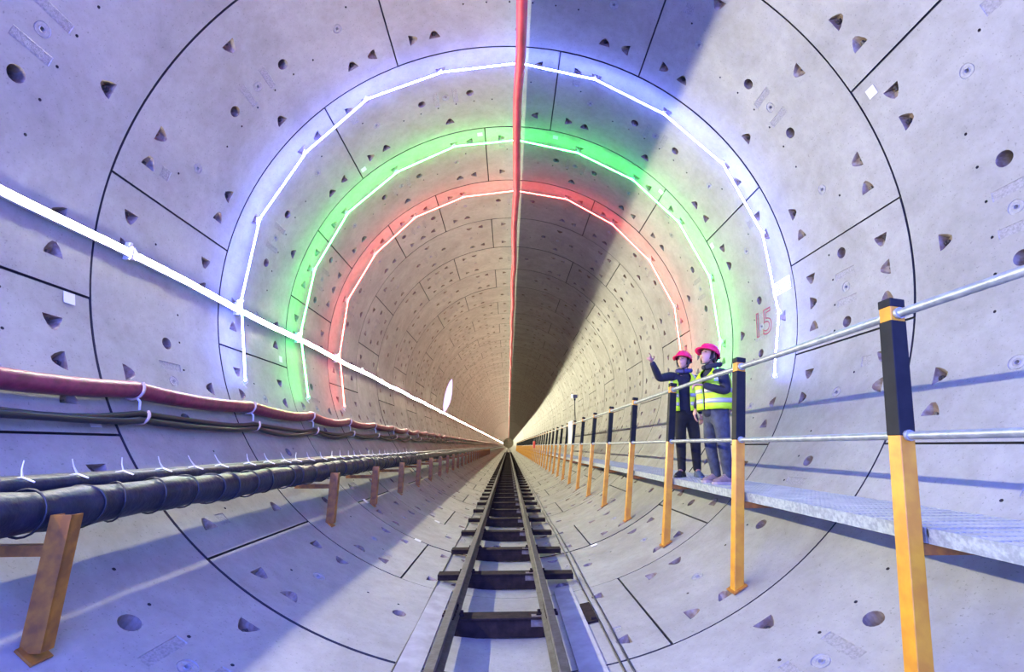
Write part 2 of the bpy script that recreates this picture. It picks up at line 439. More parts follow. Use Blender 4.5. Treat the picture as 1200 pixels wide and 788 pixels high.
for i in range(-2, 22):
    y = ringy(i) + .32; c = cyl(AS(y), R - .055, y) - L0
    m = MB(); m.box(c, (.08, .03, .13)); m.tube([c + Vector((.04, 0, .05)), c + Vector((.07, .02, .0)), c + Vector((.04, .04, -.06))], .006, 5)
    m.box(c + Vector((-.02, 0, .085)), (.05, .03, .05)); m.build('mounting_clip', M_tie, ls)

# ------------------------------------------------------------------ arches of coloured light
def arch(name, label, y, a0, a1, m_l, r, seedv):
    rr = random.Random(seedv)
    t = thing(name, label, 'arch light', (0, y, R))
    cuts = [a0] + [A0 + STEP * k for k in range(-5, 6) if a0 + 4 < A0 + STEP * k < a1 - 4] + [a1]
    pts = []; knots = []
    for j, a in enumerate(cuts):
        p = cyl(a, R - (.15 if abs(a + 94.2) < 1 else .11) - .02 * rr.random(), y + rr.uniform(-.04, .04)); knots.append(p)
    for j in range(len(knots) - 1):
        n = 3
        for q in range(n): pts.append(knots[j].lerp(knots[j + 1], q / n))
    pts.append(knots[-1])
    L = Vector(t.location)
    # chords stay clear of the wall: they cut across the curve
    pts = [p - L for p in pts]
    m = MB(); m.tube(pts, r, 6); o = m.build('light_tube', m_l, t); tag(o, label='glowing tube')
    for p in knots:
        d = (L - p); d.y = 0; d.normalize(); q = p - L
        tt = Vector((d.z, 0, -d.x))
        m = MB(); m.tube([q - d * .05, q + d * .02 - tt * .03, q + d * .035, q + d * .02 + tt * .03, q - d * .04 + tt * .05], .005, 5)
        m.tube([q + Vector((0, -.03, 0)) - d * .03, q + tt * .09 - d * .02 + Vector((0, .03, 0))], .006, 5); m.build('cable_tie', M_tie, t)
    return t
arch('light_arch', 'blue-white light arch, nearest and largest of the glowing arches', ringy(1) + .22, -111, 109.5, M_blue, .012, 1)
arch('light_arch', 'green light arch between the blue-white and the red arch', ringy(2) + .24, -111.5, 104, M_green, .011, 2)
arch('light_arch', 'red light arch, farthest and smallest of the three coloured arches', ringy(3) + .24, -111.5, 100, M_redl, .011, 3)
# added unseen fill arch behind the viewer, gives the near walls their blue cast
arch('light_arch', 'added blue fill light arch, unseen behind the viewer', -1.3, -111, 109, M_backfill, .012, 4)
# glowing crescent far down on the left wall
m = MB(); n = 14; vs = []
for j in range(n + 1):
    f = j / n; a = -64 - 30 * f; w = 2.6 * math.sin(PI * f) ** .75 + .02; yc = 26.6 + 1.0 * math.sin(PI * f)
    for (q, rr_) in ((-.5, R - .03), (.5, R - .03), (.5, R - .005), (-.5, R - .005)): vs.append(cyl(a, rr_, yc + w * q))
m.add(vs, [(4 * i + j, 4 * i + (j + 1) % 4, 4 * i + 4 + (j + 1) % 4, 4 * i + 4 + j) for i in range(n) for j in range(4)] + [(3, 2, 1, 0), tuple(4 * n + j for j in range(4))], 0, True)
tag(m.build('glowing_crescent', M_viol, loc=cyl(-82, R - .03, 27.6)), 'violet-white crescent of light far down on the left wall', 'light')

# ------------------------------------------------------------------ red ventilation duct hanging flat from the crown
d = thing('ventilation_duct', 'flat deflated red air duct hanging along the tunnel crown', 'air duct', (0, 0, 2 * R))
ysd = [-4 + .6 * j for j in range(70)] + [38 + 6 * j for j in range(55)]
def hem(y):
    xs = [-4, 4, 10, 14, 23, 41, 60, 104]; zs = [1.70, 1.68, 1.58, 1.37, 1.17, .9, .85, .85]
    return R + float(np.interp(y, xs, zs))
m = MB(); vs = []; nn = 18
for k, y in enumerate(ysd):
    zb = hem(y) + .03 * math.sin(y * 1.9); zt = R + 3.62; xo = .012 * math.sin(y * 2.3) + .008 * math.sin(y * 5.1)
    half = []
    for f, hw in ((0, 0.0), (.01, .035), (.03, .052), (.07, .050), (.14, .032), (.3, .022), (.55, .02), (.8, .018), (.97, .014), (1, 0.0)):
        half.append((hw, zb + (zt - zb) * f))
    prof = [(xo + h, z) for h, z in half] + [(xo - h, z) for h, z in half[-2:0:-1]]
    vs += [(x, y, z - 2 * R) for x, z in prof]
m.add(vs, [(k * nn + j, k * nn + (j + 1) % nn, (k + 1) * nn + (j + 1) % nn, (k + 1) * nn + j) for k in range(len(ysd) - 1) for j in range(nn)], 0, True)
m.build('duct_fabric', M_duct, d)
m = MB(); m.tube([(0, -4, R + 3.63 - 2 * R), (0, 360, R + 3.63 - 2 * R)], .012, 6); m.build('suspension_wire', M_cable, d)
for i in range(-3, 40):
    y = ringy(i) + .9; m = MB(); m.tube([(0, y, R + 3.62 - 2 * R), (.01, y, R - .02 + 3.843 - 2 * R + .02)], .008, 5); m.build('hanger', M_nut, d)

# ------------------------------------------------------------------ hose, cables and hooks on the left wall
HY = [ringy(i) + .20 for i in range(-3, 80)]
def sagline(a_hi, rad, sag, y0, y1, rs, jit=0.0, ph=0):
    out = []; y = y0
    while y <= y1:
        u = ((y - HY[0]) % W) / W; dz = sag * 4 * u * (1 - u) * (.75 + .25 * math.sin(y * .9 + ph))
        p = cyl(a_hi, rad, y); zz = p.z - dz
        x = -math.sqrt(max(.1, rad ** 2 - (zz - R) ** 2)); out.append(Vector((x, y, zz + jit * math.sin(y * 3.1 + ph))))
        y += rs if y < 25 else 4 * rs
    return out
m = MB(); m.tube(sagline(-116.4, R - .085, .075, -4, 150, .225), .072, 12); tag(m.build('water_hose', M_hose, loc=cyl(-116.4, R - .085, 3)), 'thick maroon hose sagging between hooks on the left wall', 'hose')
m = MB(); m.tube(sagline(-119.9, R - .065, .08, -4, 150, .225, .012, 0), .027, 8); tag(m.build('power_cable', M_cable, loc=cyl(-119.9, R - .065, 3)), 'upper of two twisted black cables under the maroon hose', 'cable')
m = MB(); m.tube(sagline(-120.8, R - .075, .085, -4, 150, .225, -.012, 1.5), .027, 8); tag(m.build('power_cable', M_cable, loc=cyl(-120.8, R - .075, 3)), 'lower of two twisted black cables under the maroon hose', 'cable')
m = MB(); m.tube(sagline(-115.3, R - .02, .06, -4, 60, .225, .01, 2), .008, 6); tag(m.build('thin_cable', M_cable, loc=cyl(-115.3, R - .02, 3)), 'thin black cable lying above the maroon hose on the wall', 'cable')
def make_hook(loc):
    t = thing('cable_hook', 'x', 'hook', loc)
    q = math.radians(-118.2); inw = Vector((-math.sin(q), 0, -math.cos(q))); dn = Vector((math.cos(q) * -1, 0, math.sin(q))); dn = Vector((-inw.z, 0, inw.x)); dn = dn if dn.z < 0 else -dn
    def J(c, r):   # open loop round a cable
        return [c - inw * r + dn * (r * -.2)] + [c + (inw * -math.cos(w) + dn * math.sin(w)) * r for w in [PI * .12 * k for k in range(1, 10)]]
    h = cyl(-116.4, R - .085, 0) - cyl(-118.2, R - .02, 0); c = cyl(-120.3, R - .07, 0) - cyl(-118.2, R - .02, 0)
    m = MB(); m.tube(J(h, .088), .013, 6); a = m.build('hose_loop', M_hook, t)
    m = MB(); m.tube([h + dn * .09, (h + c) / 2 + inw * .02, c - dn * .06], .010, 6); b = m.build('link', M_tie, t)
    m = MB(); m.tube(J(c, .066), .013, 6); e_ = m.build('cable_loop', M_hook, t)
    note(t, a, b, e_); return t
h0 = None; k = 0
for y in HY:
    if y < 2.4 or y > 60: continue
    loc = cyl(-118.2, R - .02, y)
    if h0 is None: h0 = make_hook(loc); h = h0
    else: h = copy_tree(h0); h.location = loc
    h['label'] = ('double hook holding hose and cables on the left wall, ' + ORD[k] + ' to the viewer') if k < 20 else 'tiny distant double hook holding hose and cables, beyond the twentieth'
    h['group'] = 'hooks holding the hose and cables'; k += 1

# ------------------------------------------------------------------ pipe bundle on brackets, lower left
def zrel(z): return R + z
PX, PZ, PR = -2.437, zrel(-2.47), .105
t = thing('wrapped_pipe', 'thick black wrapped pipe resting on the yellow brackets', 'pipe', (PX, 3, PZ)); L = Vector(t.location)
pp = []; rr = []; y = -4.0
while y < 200:
    pp.append(Vector((PX + .010 * math.sin(y * 1.3), y, PZ + .012 * math.sin(y * .9 + 1) + .006 * math.sin(y * 4.1))) - L)
    rr.append(PR + .006 * math.sin(y * 9.7) + .004 * math.sin(y * 17)); y += .12 if y < 14 else 1.5
m = MB(); m.tube(pp, rr, 18); m.build('pipe_wrap', M_wrap, t)
y = -.6; k = 0
while k < 46:
    c = Vector((PX + .010 * math.sin(y * 1.3), y, PZ + .012 * math.sin(y * .9 + 1) + .006 * math.sin(y * 4.1))) - L; tl = rnd.uniform(-.05, .05)
    m = MB(); lo = []
    for j in range(21):
        q = 2 * PI * j / 20; lo.append(c + Vector((math.cos(q) * (PR + .008), tl * math.cos(q), math.sin(q) * (PR + .008))))
    m.tube(lo, .006, 5, cap=False); m.build('tape_band', M_tape, t); y += rnd.choice((.22, .3, .36)); k += 1
for (dx, dz, r, lab) in ((-.213, .10, .05, 'middle grey-black cable behind the wrapped pipe on the brackets'), (-.338, .11, .048, 'cable nearest the wall behind the wrapped pipe on the brackets')):
    pp = []; y = -4.0
    while y < 200: pp.append(Vector((PX + dx + .006 * math.sin(y * 1.7 + dx * 30), y, PZ + dz  + .008 * math.sin(y * 1.1 + dz * 60)))); y += .3 if y < 20 else 2
    m = MB(); m.tube(pp, r, 10); tag(m.build('bundle_cable', M_wrap, loc=(PX + dx, 3, PZ)), lab, 'cable')
for k in range(30):
    y = 2.55 + .36 * k + rnd.uniform(-.07, .07); a = rnd.uniform(-.5, .5)
    m = MB(); b = Vector((PX - .20, y, PZ + .155)); lean = rnd.uniform(-.035, .035)
    m.tube([Vector((PX - .13, y, PZ + .13)), b, b + Vector((-.05, 0, -.01))], .005, 4); m.tube([b, b + Vector((-.02, lean, .04)), b + Vector((-.03, lean * 2.2, .085))], [.006, .004, .003], 4)
    o = m.build('zip_tie', M_tie, loc=b)
    tag(o, ('white zip tie tail standing up from the pipe bundle, ' + ORD[k] + ' to the viewer') if k < 20 else 'small white zip tie tail on the pipe bundle beyond the twentieth', 'zip tie', 'zip ties on the pipe bundle')
b0 = None; k = 0
LEGY = [2.46, 6.05, 7.88, 9.75, 11.6] + [13.4 + 1.8 * j for j in range(24)]
for y in LEGY:
    loc = (-2.27, y, zrel(-3.105))
    if b0 is None:
        b0 = thing('pipe_bracket', 'x', 'bracket', loc)
        m = MB(); hgt = .60
        m.box((0, 0, hgt / 2 + .02), (.10, .010, hgt)); m.box((-.045, .03, hgt / 2 + .02), (.010, .06, hgt)); m.box((.045, .03, hgt / 2 + .02), (.010, .06, hgt))
        a = m.build('leg', M_oran, b0)
        m = MB(); m.box((-.245, .03, .455), (.47, .05, .05)); b = m.build('support_arm', M_oran, b0)
        m = MB(); m.box((.0, .02, .012), (.11, .10, .012), Matrix.Rotation(math.radians(-36), 3, 'Y').inverted().to_3x3() if False else Matrix.Rotation(math.radians(36), 3, 'Y')); e_ = m.build('base_plate', M_oran, b0)
        note(b0, a, b, e_); bb = b0
    else: bb = copy_tree(b0); bb.location = loc
    bb['group'] = 'brackets under the pipe bundle'
    bb['label'] = ('orange steel bracket under the black pipe bundle, ' + ORD[k] + ' to the viewer') if k < 20 else 'small distant bracket under the pipe bundle beyond the twentieth'
    k += 1

# ------------------------------------------------------------------ railway track
def ibeam(mb, x0, x1, zt, zb, w):
    h = zt - zb
    def end_z(x): return max(zb, R - math.sqrt(R * R - x * x) + .002)
    n = 6
    for (wa, za, zc) in ((w, zt - .014, zt), (.02, zb + .012, zt - .014)):
        mb.box(((x0 + x1) / 2, 0, (za + zc) / 2), (x1 - x0, wa, zc - za))
    mb.box(((x0 + x1) / 2, 0, zb + .006), (x1 - x0, w, .012))
SLY = [4.62, 6.05, 7.4, 8.84, 10.3, 11.7, 13.1, 14.3, 15.5] + [16.8 + 1.3 * j for j in range(75)]
k = 0; protos = {}
for y in SLY:
    short = abs(y - 4.62) < .01 or y < 4
    x0, x1 = (-.56, .34) if short else (-.91, .73)
    key = short
    if key not in protos:
        s = thing('sleeper', 'x', 'sleeper', (0, y, .085))
        zt = .183 - .085; zb = .016 - .085 if short else .112 - .085
        m = MB()
        # channel section laid on the invert: flat top, tall dark web, lower lip
        m.box(((x0 + x1) / 2, 0, zt - .008), (x1 - x0, .17, .016), bev=.003)
        m.box(((x0 + x1) / 2, -.055, (zt + zb) / 2 - .004), (x1 - x0, .012, zt - zb - .012))
        m.box(((x0 + x1) / 2, .055, (zt + zb) / 2 - .004), (x1 - x0, .012, zt - zb - .012))
        if not short: m.box(((-.55 + .31) / 2, -.02, .06 - .085), (.9, .10, .09)); m.box((-.1, -.056, .075 - .085), (.86, .014, .09))
        a = m.build('beam', M_sleep, s)
        m = MB(); m.box((.20, -.0625, zt - .045), (.11, .003, .07)); m.box((.20, -.03, zt + .0015), (.10, .06, .003)); b = m.build('mortar_splash', M_chalk, s)
        note(s, a, b)
        for xr in (-.56, .295):
            for sx in (-.075, .075):
                m = MB(); m.box((xr + sx, 0, zt + .008), (.05, .06, .016)); m.lathe((xr + sx, 0, zt + .012), [(0, .03), (.015, .03), (.015, 0)], 6); b = m.build('rail_clip', M_sleep, s); note(s, b)
        protos[key] = s
    else: s = copy_tree(protos[key]); s.location = (0, y, .085)
    s['group'] = 'steel sleepers of the track'
    vis = k
    s['label'] = ('dark steel sleeper across the track, ' + ORD[vis] + ' to the viewer') if vis < 20 else 'small distant steel sleeper beyond the twentieth'
    k += 1
RT = R - 3.52
for (xr, dirx, lab) in ((-.56, 0, 'left rail of the narrow track running to the vanishing point'), (.295, 0, 'right rail of the narrow track running to the vanishing point')):
    zb = .184; h = RT - zb
    prof = [(-.057, 0), (.057, 0), (.057, .010), (.012, .024), (.008, .034), (.008, h - .042), (.034, h - .032), (.036, h - .006), (.030, h), (-.030, h), (-.036, h - .006), (-.034, h - .032), (-.008, h - .042), (-.008, .034), (-.012, .024), (-.057, .010)]
    t = thing('steel_rail', lab, 'rail', (xr, 0, zb))
    m = MB(); m.prism(prof, 0, 360); m.v = [(x + (0), y - 2, z) for x, y, z in m.v]; m.build('rail_profile', M_rail, t)
    for jy in (4.55, 16.6):
        m = MB(); m.box((-.018, jy, h * .48), (.018, .34, .05), bev=.004); m.box((.018, jy, h * .48), (.018, .34, .05), bev=.004)
        for q in (-.12, -.04, .04, .12): m.lathe((.025, jy + q, h * .48), [(0, .014), (.012, .014), (.012, 0)], 6, rot=Matrix.Rotation(PI / 2, 3, 'Y'))
        m.build('fish_plate', M_sleep, t)
def strip_on_floor(name, lab, cat, x0, x1, y0, y1, th, mt):
    z0 = R - math.sqrt(R * R - x0 * x0); z1 = R - math.sqrt(R * R - x1 * x1); zz = max(z0, z1)
    m = MB(); m.add([(x0, y0, z0), (x1, y0, z1), (x1, y1, z1), (x0, y1, z0), (x0, y0, z0 + th), (x1, y0, z1 + th), (x1, y1, z1 + th), (x0, y1, z0 + th)],
                    [(3, 2, 1, 0), (4, 5, 6, 7), (0, 1, 5, 4), (1, 2, 6, 5), (2, 3, 7, 6), (3, 0, 4, 7)])
    tag(m.build(name, mt, loc=((x0 + x1) / 2, (y0 + y1) / 2, z0)), lab, cat)
strip_on_floor('floor_board', 'flat grey board lying left of the track in front', 'board', -.885, -.70, -1, 5.75, .018, M_board)
strip_on_floor('floor_board', 'flat grey board lying right of the track in front', 'board', .47, .68, -1, 5.8, .018, M_board)
def floor_cable(name, lab, x, r, y1, mt, wob=.01):
    pts = []; y = -1.0
    while y < y1:
        xx = x + wob * math.sin(y * .8 + x * 9) + wob * .4 * math.sin(y * 2.9); pts.append(Vector((xx, y, R - math.sqrt((R - r) ** 2 - xx * xx)))); y += .4 if y < 20 else 3
    m = MB(); m.tube(pts, r, 6); tag(m.build(name, mt, loc=(x, 3, .1)), lab, 'cable')
floor_cable('floor_cable', 'thin dark cable on the floor left of the track', -.90, .008, 80, M_cable)
floor_cable('floor_cable', 'inner of the two thin cables on the floor right of the track', .80, .009, 80, M_cable)
floor_cable('floor_cable', 'outer of the two thin cables on the floor right of the track', .865, .009, 80, M_wrap)
m = MB(); m.box((.735, 4.95, .085), (.10, .5, .02), Matrix.Rotation(-.18, 3, 'Y')); m.box((.75, 4.75, .10), (.05, .04, .03)); tag(m.build('steel_offcut', M_sleep, loc=(.735, 4.95, .085)), 'small dark steel piece lying beside the right board', 'steel piece')

# ------------------------------------------------------------------ walkway and guardrail
WX0, WX1, WZ = 2.04, 2.80, 1.283
PY = [2.40, 4.17, 5.97, 7.83, 9.68, 11.55] + [13.35 + 1.8 * j for j in range(60)]
def grating(length):
    fr = MB()
    fr.box((WX0 + .006, 0, -.035), (.012, length, .075)); fr.box((WX1 - .006, 0, -.02), (.012, length, .04))
    for s in (-1, 1): fr.box(((WX0 + WX1) / 2, s * (length / 2 - .004), -.02), (WX1 - WX0, .008, .04))
    br = MB(); n = int((WX1 - WX0) / .034)
    for i in range(1, n): br.box((WX0 + i * (WX1 - WX0) / n, 0, -.016), (.007, length - .02, .032))
    cr = MB(); n = int(length / .1)
    for i in range(1, n): cr.box(((WX0 + WX1) / 2, -length / 2 + i * length / n, -.004), (WX1 - WX0 - .02, .007, .009))
    return fr, br, cr
g0 = None; k = 0
gy = [-.15, 2.35 + 1.42] ; GL = 3.0
ed = [-.62] + [2.36 + 3.6 * j for j in range(0, 33)]
for j in range(len(ed) - 1):
    a, b = ed[j], ed[j + 1]; ln = b - a - .012; c = (0, (a + b) / 2, WZ)
    lab = ('galvanised walkway grating panel at the right edge, nearest to the viewer' if j == 0 else 'galvanised walkway grating panel under the nearer worker' if j == 1 else 'galvanised walkway grating panel under the farther, pointing worker' if j == 2 else ('galvanised walkway grating panel, ' + ORD[j] + ' to the viewer') if j < 20 else 'tiny distant walkway grating panel beyond the twentieth')
    if j <= 1:
        g = thing('walkway_panel', lab, 'walkway panel', c); fr, br, cr = grating(ln)
        p1 = fr.build('frame', M_galv, g); p2 = br.build('bearing_bars', M_deck, g); p3 = cr.build('cross_bars', M_deck, g); note(g, p1, p2, p3); g0 = g
    else: g = copy_tree(g0); g.location = c; g['label'] = lab
    g['group'] = 'walkway grating panels'
p0 = None; k = 0
for y in PY:
    bx, tx, zb, zt = 1.89, 2.135, zrel(-3.335), zrel(-1.335)
    if p0 is None:
        p0 = thing('guardrail_post', 'x', 'post', (bx, y, zb))
        H_ = zt - zb; lean = (tx - bx) / H_; ax = lambda h: Vector((lean * h, 0, h)); rot = Matrix.Rotation(math.atan(lean), 3, 'Y'); w = .082
        def seg(h0, h1, ww, mt, nm):
            m = MB(); m.box(ax((h0 + h1) / 2), (ww, ww, (h1 - h0) / math.cos(math.atan(lean))), rot, bev=.005); o = m.build(nm, mt, p0); note(p0, o); return o
        seg(-.02, 1.235, w, M_yel, 'yellow_lower_section'); seg(1.23, H_ - .13, w + .006, M_blk, 'black_upper_section'); seg(H_ - .132, H_ - .045, w, M_yel, 'yellow_band'); seg(H_ - .05, H_, w + .006, M_blk, 'post_cap')
        m = MB(); m.box((.52, 0, WZ - .105 - zb), (.82, .05, .05)); o = m.build('support_arm', M_oran, p0); note(p0, o)
        m = MB(); m.box((0, 0, .004), (.14, .14, .012), Matrix.Rotation(-math.asin(1.89 / R), 3, 'Y')); o = m.build('base_plate', M_oran, p0); note(p0, o)
        p = p0
    else: p = copy_tree(p0); p.location = (bx, y, zb)
    p['group'] = 'yellow and black guardrail posts'
    p['label'] = ('yellow and black guardrail post, ' + ORD[k] + ' to the viewer') if k < 20 else 'small distant yellow and black guardrail post beyond the twentieth'
    k += 1
PXT = lambda z: 1.89 + (z - zrel(-3.335)) * .245 / 2.0
def rail_tube(z, r, lab, dx=0):
    t = thing('handrail', lab, 'handrail', (PXT(z) + dx, 2, z))
    m = MB(); pts = [Vector((0, -3 + 1.5 * j, .004 * math.sin(j * 1.7))) for j in range(84)]; m.tube(pts, r, 10); m.build('tube', M_rail_t, t)
    for y in PY[:12]:
        m = MB(); m.tube([(0, y - 2 - .062, 0), (0, y - 2 - .044, 0)], r + .008, 10); m.tube([(0, y - 2 + .044, 0), (0, y - 2 + .062, 0)], r + .008, 10); m.build('collar', M_rail_t, t)
rail_tube(zrel(-1.425), .025, 'upper silver handrail tube passing through the post tops')
rail_tube(zrel(-2.10), .021, 'lower silver handrail tube at mid height of the posts')
# lamp, white panel and red box far along the guardrail
t = thing('flood_lamp', 'small flood lamp on a thin mast above a distant post', 'lamp', (2.14, 15.15, zrel(-1.335)))
m = MB(); m.tube([(0, 0, 0), (0, 0, .72)], .015, 6); m.box((0, 0, .70), (.06, .06, .06)); m.build('mast', M_blk, t)
m = MB(); m.box((0, -.02, .80), (.17, .08, .11), bev=.01); m.box((0, 0, .74), (.05, .05, .06)); m.build('housing', M_flat, t)
m = MB(); m.box((-.092, -.02, .80), (.012, .07, .10)); m.build('lamp_glass', M_flood, t)
m = MB(); m.box((2.09, 16.05, zrel(-1.71)), (.02, 1.0, .74)); m.box((2.10, 16.05, zrel(-1.33)), (.03, 1.04, .03)); tag(m.build('white_panel', M_paper, loc=(2.09, 16.05, zrel(-1.71))), 'plain white panel tied between two distant guardrail posts', 'panel')
m = MB(); m.box((1.93, 36, 1.78), (.14, .5, .5), bev=.02); m.box((1.855, 36, 1.80), (.012, .3, .3)); m.box((1.85, 36, 1.56), (.04, .3, .06)); tag(m.build('equipment_box', M_redbox, loc=(1.93, 36, 1.78)), 'small red box fixed to the guardrail far away', 'box')

# ------------------------------------------------------------------ papers, stickers and painted number
def wall_sheet(name, lab, cat, a, y, wy, h, mt=M_paper, group=None, lines=0):
    m = MB(); n = 3; vs = []
    da = h / R * 180 / PI / 2
    for i in range(n + 1):
        aa = a - da + 2 * da * i / n
        for yy in (y - wy / 2, y + wy / 2): vs.append(cyl(aa, R - .0045, yy))
    for i in range(n + 1):
        aa = a - da + 2 * da * i / n
        for yy in (y - wy / 2, y + wy / 2): vs.append(cyl(aa, R - .0055, yy))
    q = 2 * (n + 1)
    m.add(vs, [(2 * i, 2 * i + 1, 2 * i + 3, 2 * i + 2) for i in range(n)] + [(q + 2 * i, q + 2 * i + 2, q + 2 * i + 3, q + 2 * i + 1) for i in range(n)] + [(0, q, q + 1, 1), (q - 2, q - 1, 2 * q - 1, 2 * q - 2)] + [(2 * i, 2 * i + 2, q + 2 * i + 2, q + 2 * i) for i in range(n)] + [(2 * i + 1, q + 2 * i + 1, q + 2 * i + 3, 2 * i + 3) for i in range(n)])
    if lines:
        rr = random.Random(3)
        for i in range(lines):
            aa = a - da + 2 * da * (i + .8) / (lines + .6); yy = y + wy * .44
            while yy > y - wy * .42:
                l = rr.uniform(.015, .05); w = .35
                c = [cyl(aa - .07 * w / .35, R - .0062, yy), cyl(aa + .07, R - .0062, yy), cyl(aa + .07, R - .0062, yy - l), cyl(aa - .07, R - .0062, yy - l)]
                m.add(c, [(0, 1, 2, 3)], 1); yy -= l + rr.uniform(.008, .03)
    o = m.build(name, [mt, M_ink], loc=cyl(a, R - .005, y)); tag(o, lab, cat, group); return o
wall_sheet('notice_sheet', 'white printed notice sheet on the right wall beside the blue arch', 'notice', 88.8, 5.98, .44, .20, lines=7)
ST = [(-104.6, 3.70, 'left wall beside the nearest joint under the white light strip'), (-120.9, 3.70, 'left wall just under the black cables'), (-10.4, 7.66, 'crown just left of the red duct at the green arch'),
      (11.9, 7.66, 'crown right of the red duct at the green arch'), (-45.4, 7.30, 'upper left of the crown in front of the green arch'), (47.2, 7.66, 'upper right between blue and green arch'),
      (69.0, 7.40, 'right wall beyond the blue arch'), (-102.0, 7.30, 'left wall near the foot of the green arch'), (-157.9, 7.5, 'floor left of the track, nearer one'),
      (-141.9, 7.8, 'floor beside the second orange bracket in view'), (161.0, 7.40, 'floor right of the track'), (69.3, 3.72, 'right wall at the big upper joint'), (124.0, 3.70, 'right wall below the handrail beside the nearest joint'), (-158.2, 9.3, 'floor left of the track, farther one')]
for a, y, w in ST: wall_sheet('sticker', 'small white sticker on the ' + w, 'sticker', a, y, .10, .10, group='small white stickers on the concrete')
fc = bpy.data.curves.new('painted_number', 'FONT'); fc.body = '15'; fc.size = .56; fc.align_x = 'CENTER'; fc.align_y = 'CENTER'; fc.fill_mode = 'NONE'; fc.bevel_depth = .009; fc.bevel_resolution = 0; fc.space_character = .95
fo = bpy.data.objects.new('painted_number_src', fc); C.objects.link(fo)
dg = bpy.context.evaluated_depsgraph_get(); me = bpy.data.meshes.new_from_object(fo.evaluated_get(dg)); bpy.data.objects.remove(fo)
for v in me.vertices:
    x, yy, z = v.co; v.co = cyl(95.0 - yy / R * 180 / PI, R - .002 - max(0, z) * .15, 6.55 - x)
me.materials.clear(); me.materials.append(M_red); o = bpy.data.objects.new('painted_number', me); C.objects.link(o); o.parent = WALL_R
tag(o, 'red outlined number 15 painted on the concrete')

# ------------------------------------------------------------------ people
def skin_mesh(verts, edges, radii, sub=2, root=0):
    me = bpy.data.meshes.new('tmp'); me.from_pydata(verts, edges, [])
    o = bpy.data.objects.new('tmp', me); C.objects.link(o)
    md = o.modifiers.new('s', 'SKIN'); md.use_smooth_shade = True
    sv = me.skin_vertices[0].data
    for i, r in enumerate(radii): sv[i].radius = r if isinstance(r, tuple) else (r, r); sv[i].use_root = (i == root)
    ss = o.modifiers.new('u', 'SUBSURF'); ss.levels = sub; ss.render_levels = sub
    dg = bpy.context.evaluated_depsgraph_get(); out = bpy.data.meshes.new_from_object(o.evaluated_get(dg))
    bpy.data.objects.remove(o); return out
def chain(specs):
    vs, es, rs = [], [], []
    for sp in specs:
        prev = None
        for p, r in sp:
            p = Vector(p); idx = None
            for i, q in enumerate(vs):
                if (q - p).length < 1e-4: idx = i
            if idx is None: vs.append(p); rs.append(r); idx = len(vs) - 1
            if prev is not None: es.append((prev, idx))
            prev = idx
    return vs, es, rs
def link(me, name, mt, parent, smooth=True):
    me.name = name; me.materials.clear(); me.materials.append(mt)
    me.polygons.foreach_set('use_smooth', [smooth] * len(me.polygons)); me.polygons.foreach_set('material_index', [0] * len(me.polygons))
    o = bpy.data.objects.new(name, me); C.objects.link(o); o.parent = parent; return o
def head_geo(mb, c, f, upv, s=1.0):
    # head about .23 high; f = facing, upv = head up
    f = f.normalized(); upv = (upv - f * upv.dot(f)).normalized(); r = f.cross(upv)
    nU, nV = 28, 20; vs = []
    for i in range(nV + 1):
        ph = PI * i / nV
        for j in range(nU):
            th = 2 * PI * j / nU
            x = math.sin(ph) * math.cos(th); y = math.sin(ph) * math.sin(th); z = math.cos(ph)   # x forward, y right
            X = x * .098; Y = y * .078; Z = z * .120
            if z < 0:
                k = -z; Y *= 1 - .38 * k * k; X = X * (1 - .25 * k) + .018 * k
                if x < 0: X *= 1 - .25 * k
            front = max(0, x)
            nz = math.exp(-((z + .12) / .16) ** 2) * math.exp(-(y / .16) ** 2) * (x > 0); X += .026 * nz
            X += .008 * math.exp(-((z + .52) / .10) ** 2) * math.exp(-(y / .30) ** 2) * (x > 0)     # lips
            X += .012 * math.exp(-((z + .86) / .16) ** 2) * (x > 0)                                 # chin
            X -= .012 * math.exp(-((z - .10) / .12) ** 2) * math.exp(-((abs(y) - .38) / .16) ** 2) * (x > 0)   # eye sockets
            X += .006 * math.exp(-((z - .28) / .08) ** 2) * (x > 0)
            vs.append(c + (f * X + r * Y + upv * Z) * s)
    fs = [(i * nU + j, i * nU + (j + 1) % nU, (i + 1) * nU + (j + 1) % nU, (i + 1) * nU + j) for i in range(nV) for j in range(nU)]
    mb.add(vs, fs, 0, True)
    for sd in (-1, 1):   # ears
        e_ = c + (r * (sd * .080) - f * .008 - upv * .005) * s
        ev = []
        for i in range(7):
            for j in range(8):
                a = PI * i / 6; b = 2 * PI * j / 8
                ev.append(e_ + (r * (sd * .012 * math.sin(a) * math.cos(b)) + f * (.020 * math.sin(a) * math.sin(b)) + upv * (.034 * math.cos(a))) * s)
        mb.add(ev, [(i * 8 + j, i * 8 + (j + 1) % 8, (i + 1) * 8 + (j + 1) % 8, (i + 1) * 8 + j) for i in range(6) for j in range(8)], 0, True)
    return f, r, upv
def remesh_join(meshes, mb, vox):
    b = bmesh.new()
    for me in meshes: b.from_mesh(me)
    me2 = bpy.data.meshes.new('h'); me2.from_pydata(mb.v, [], mb.f); b.from_mesh(me2)
    me = bpy.data.meshes.new('j'); b.to_mesh(me); b.free()
    o = bpy.data.objects.new('j', me); C.objects.link(o)
    md = o.modifiers.new('r', 'REMESH'); md.mode = 'VOXEL'; md.voxel_size = vox; md.use_smooth_shade = True
    sm = o.modifiers.new('s', 'SMOOTH'); sm.factor = .4; sm.iterations = 2
    dg = bpy.context.evaluated_depsgraph_get(); out = bpy.data.meshes.new_from_object(o.evaluated_get(dg)); bpy.data.objects.remove(o); return out
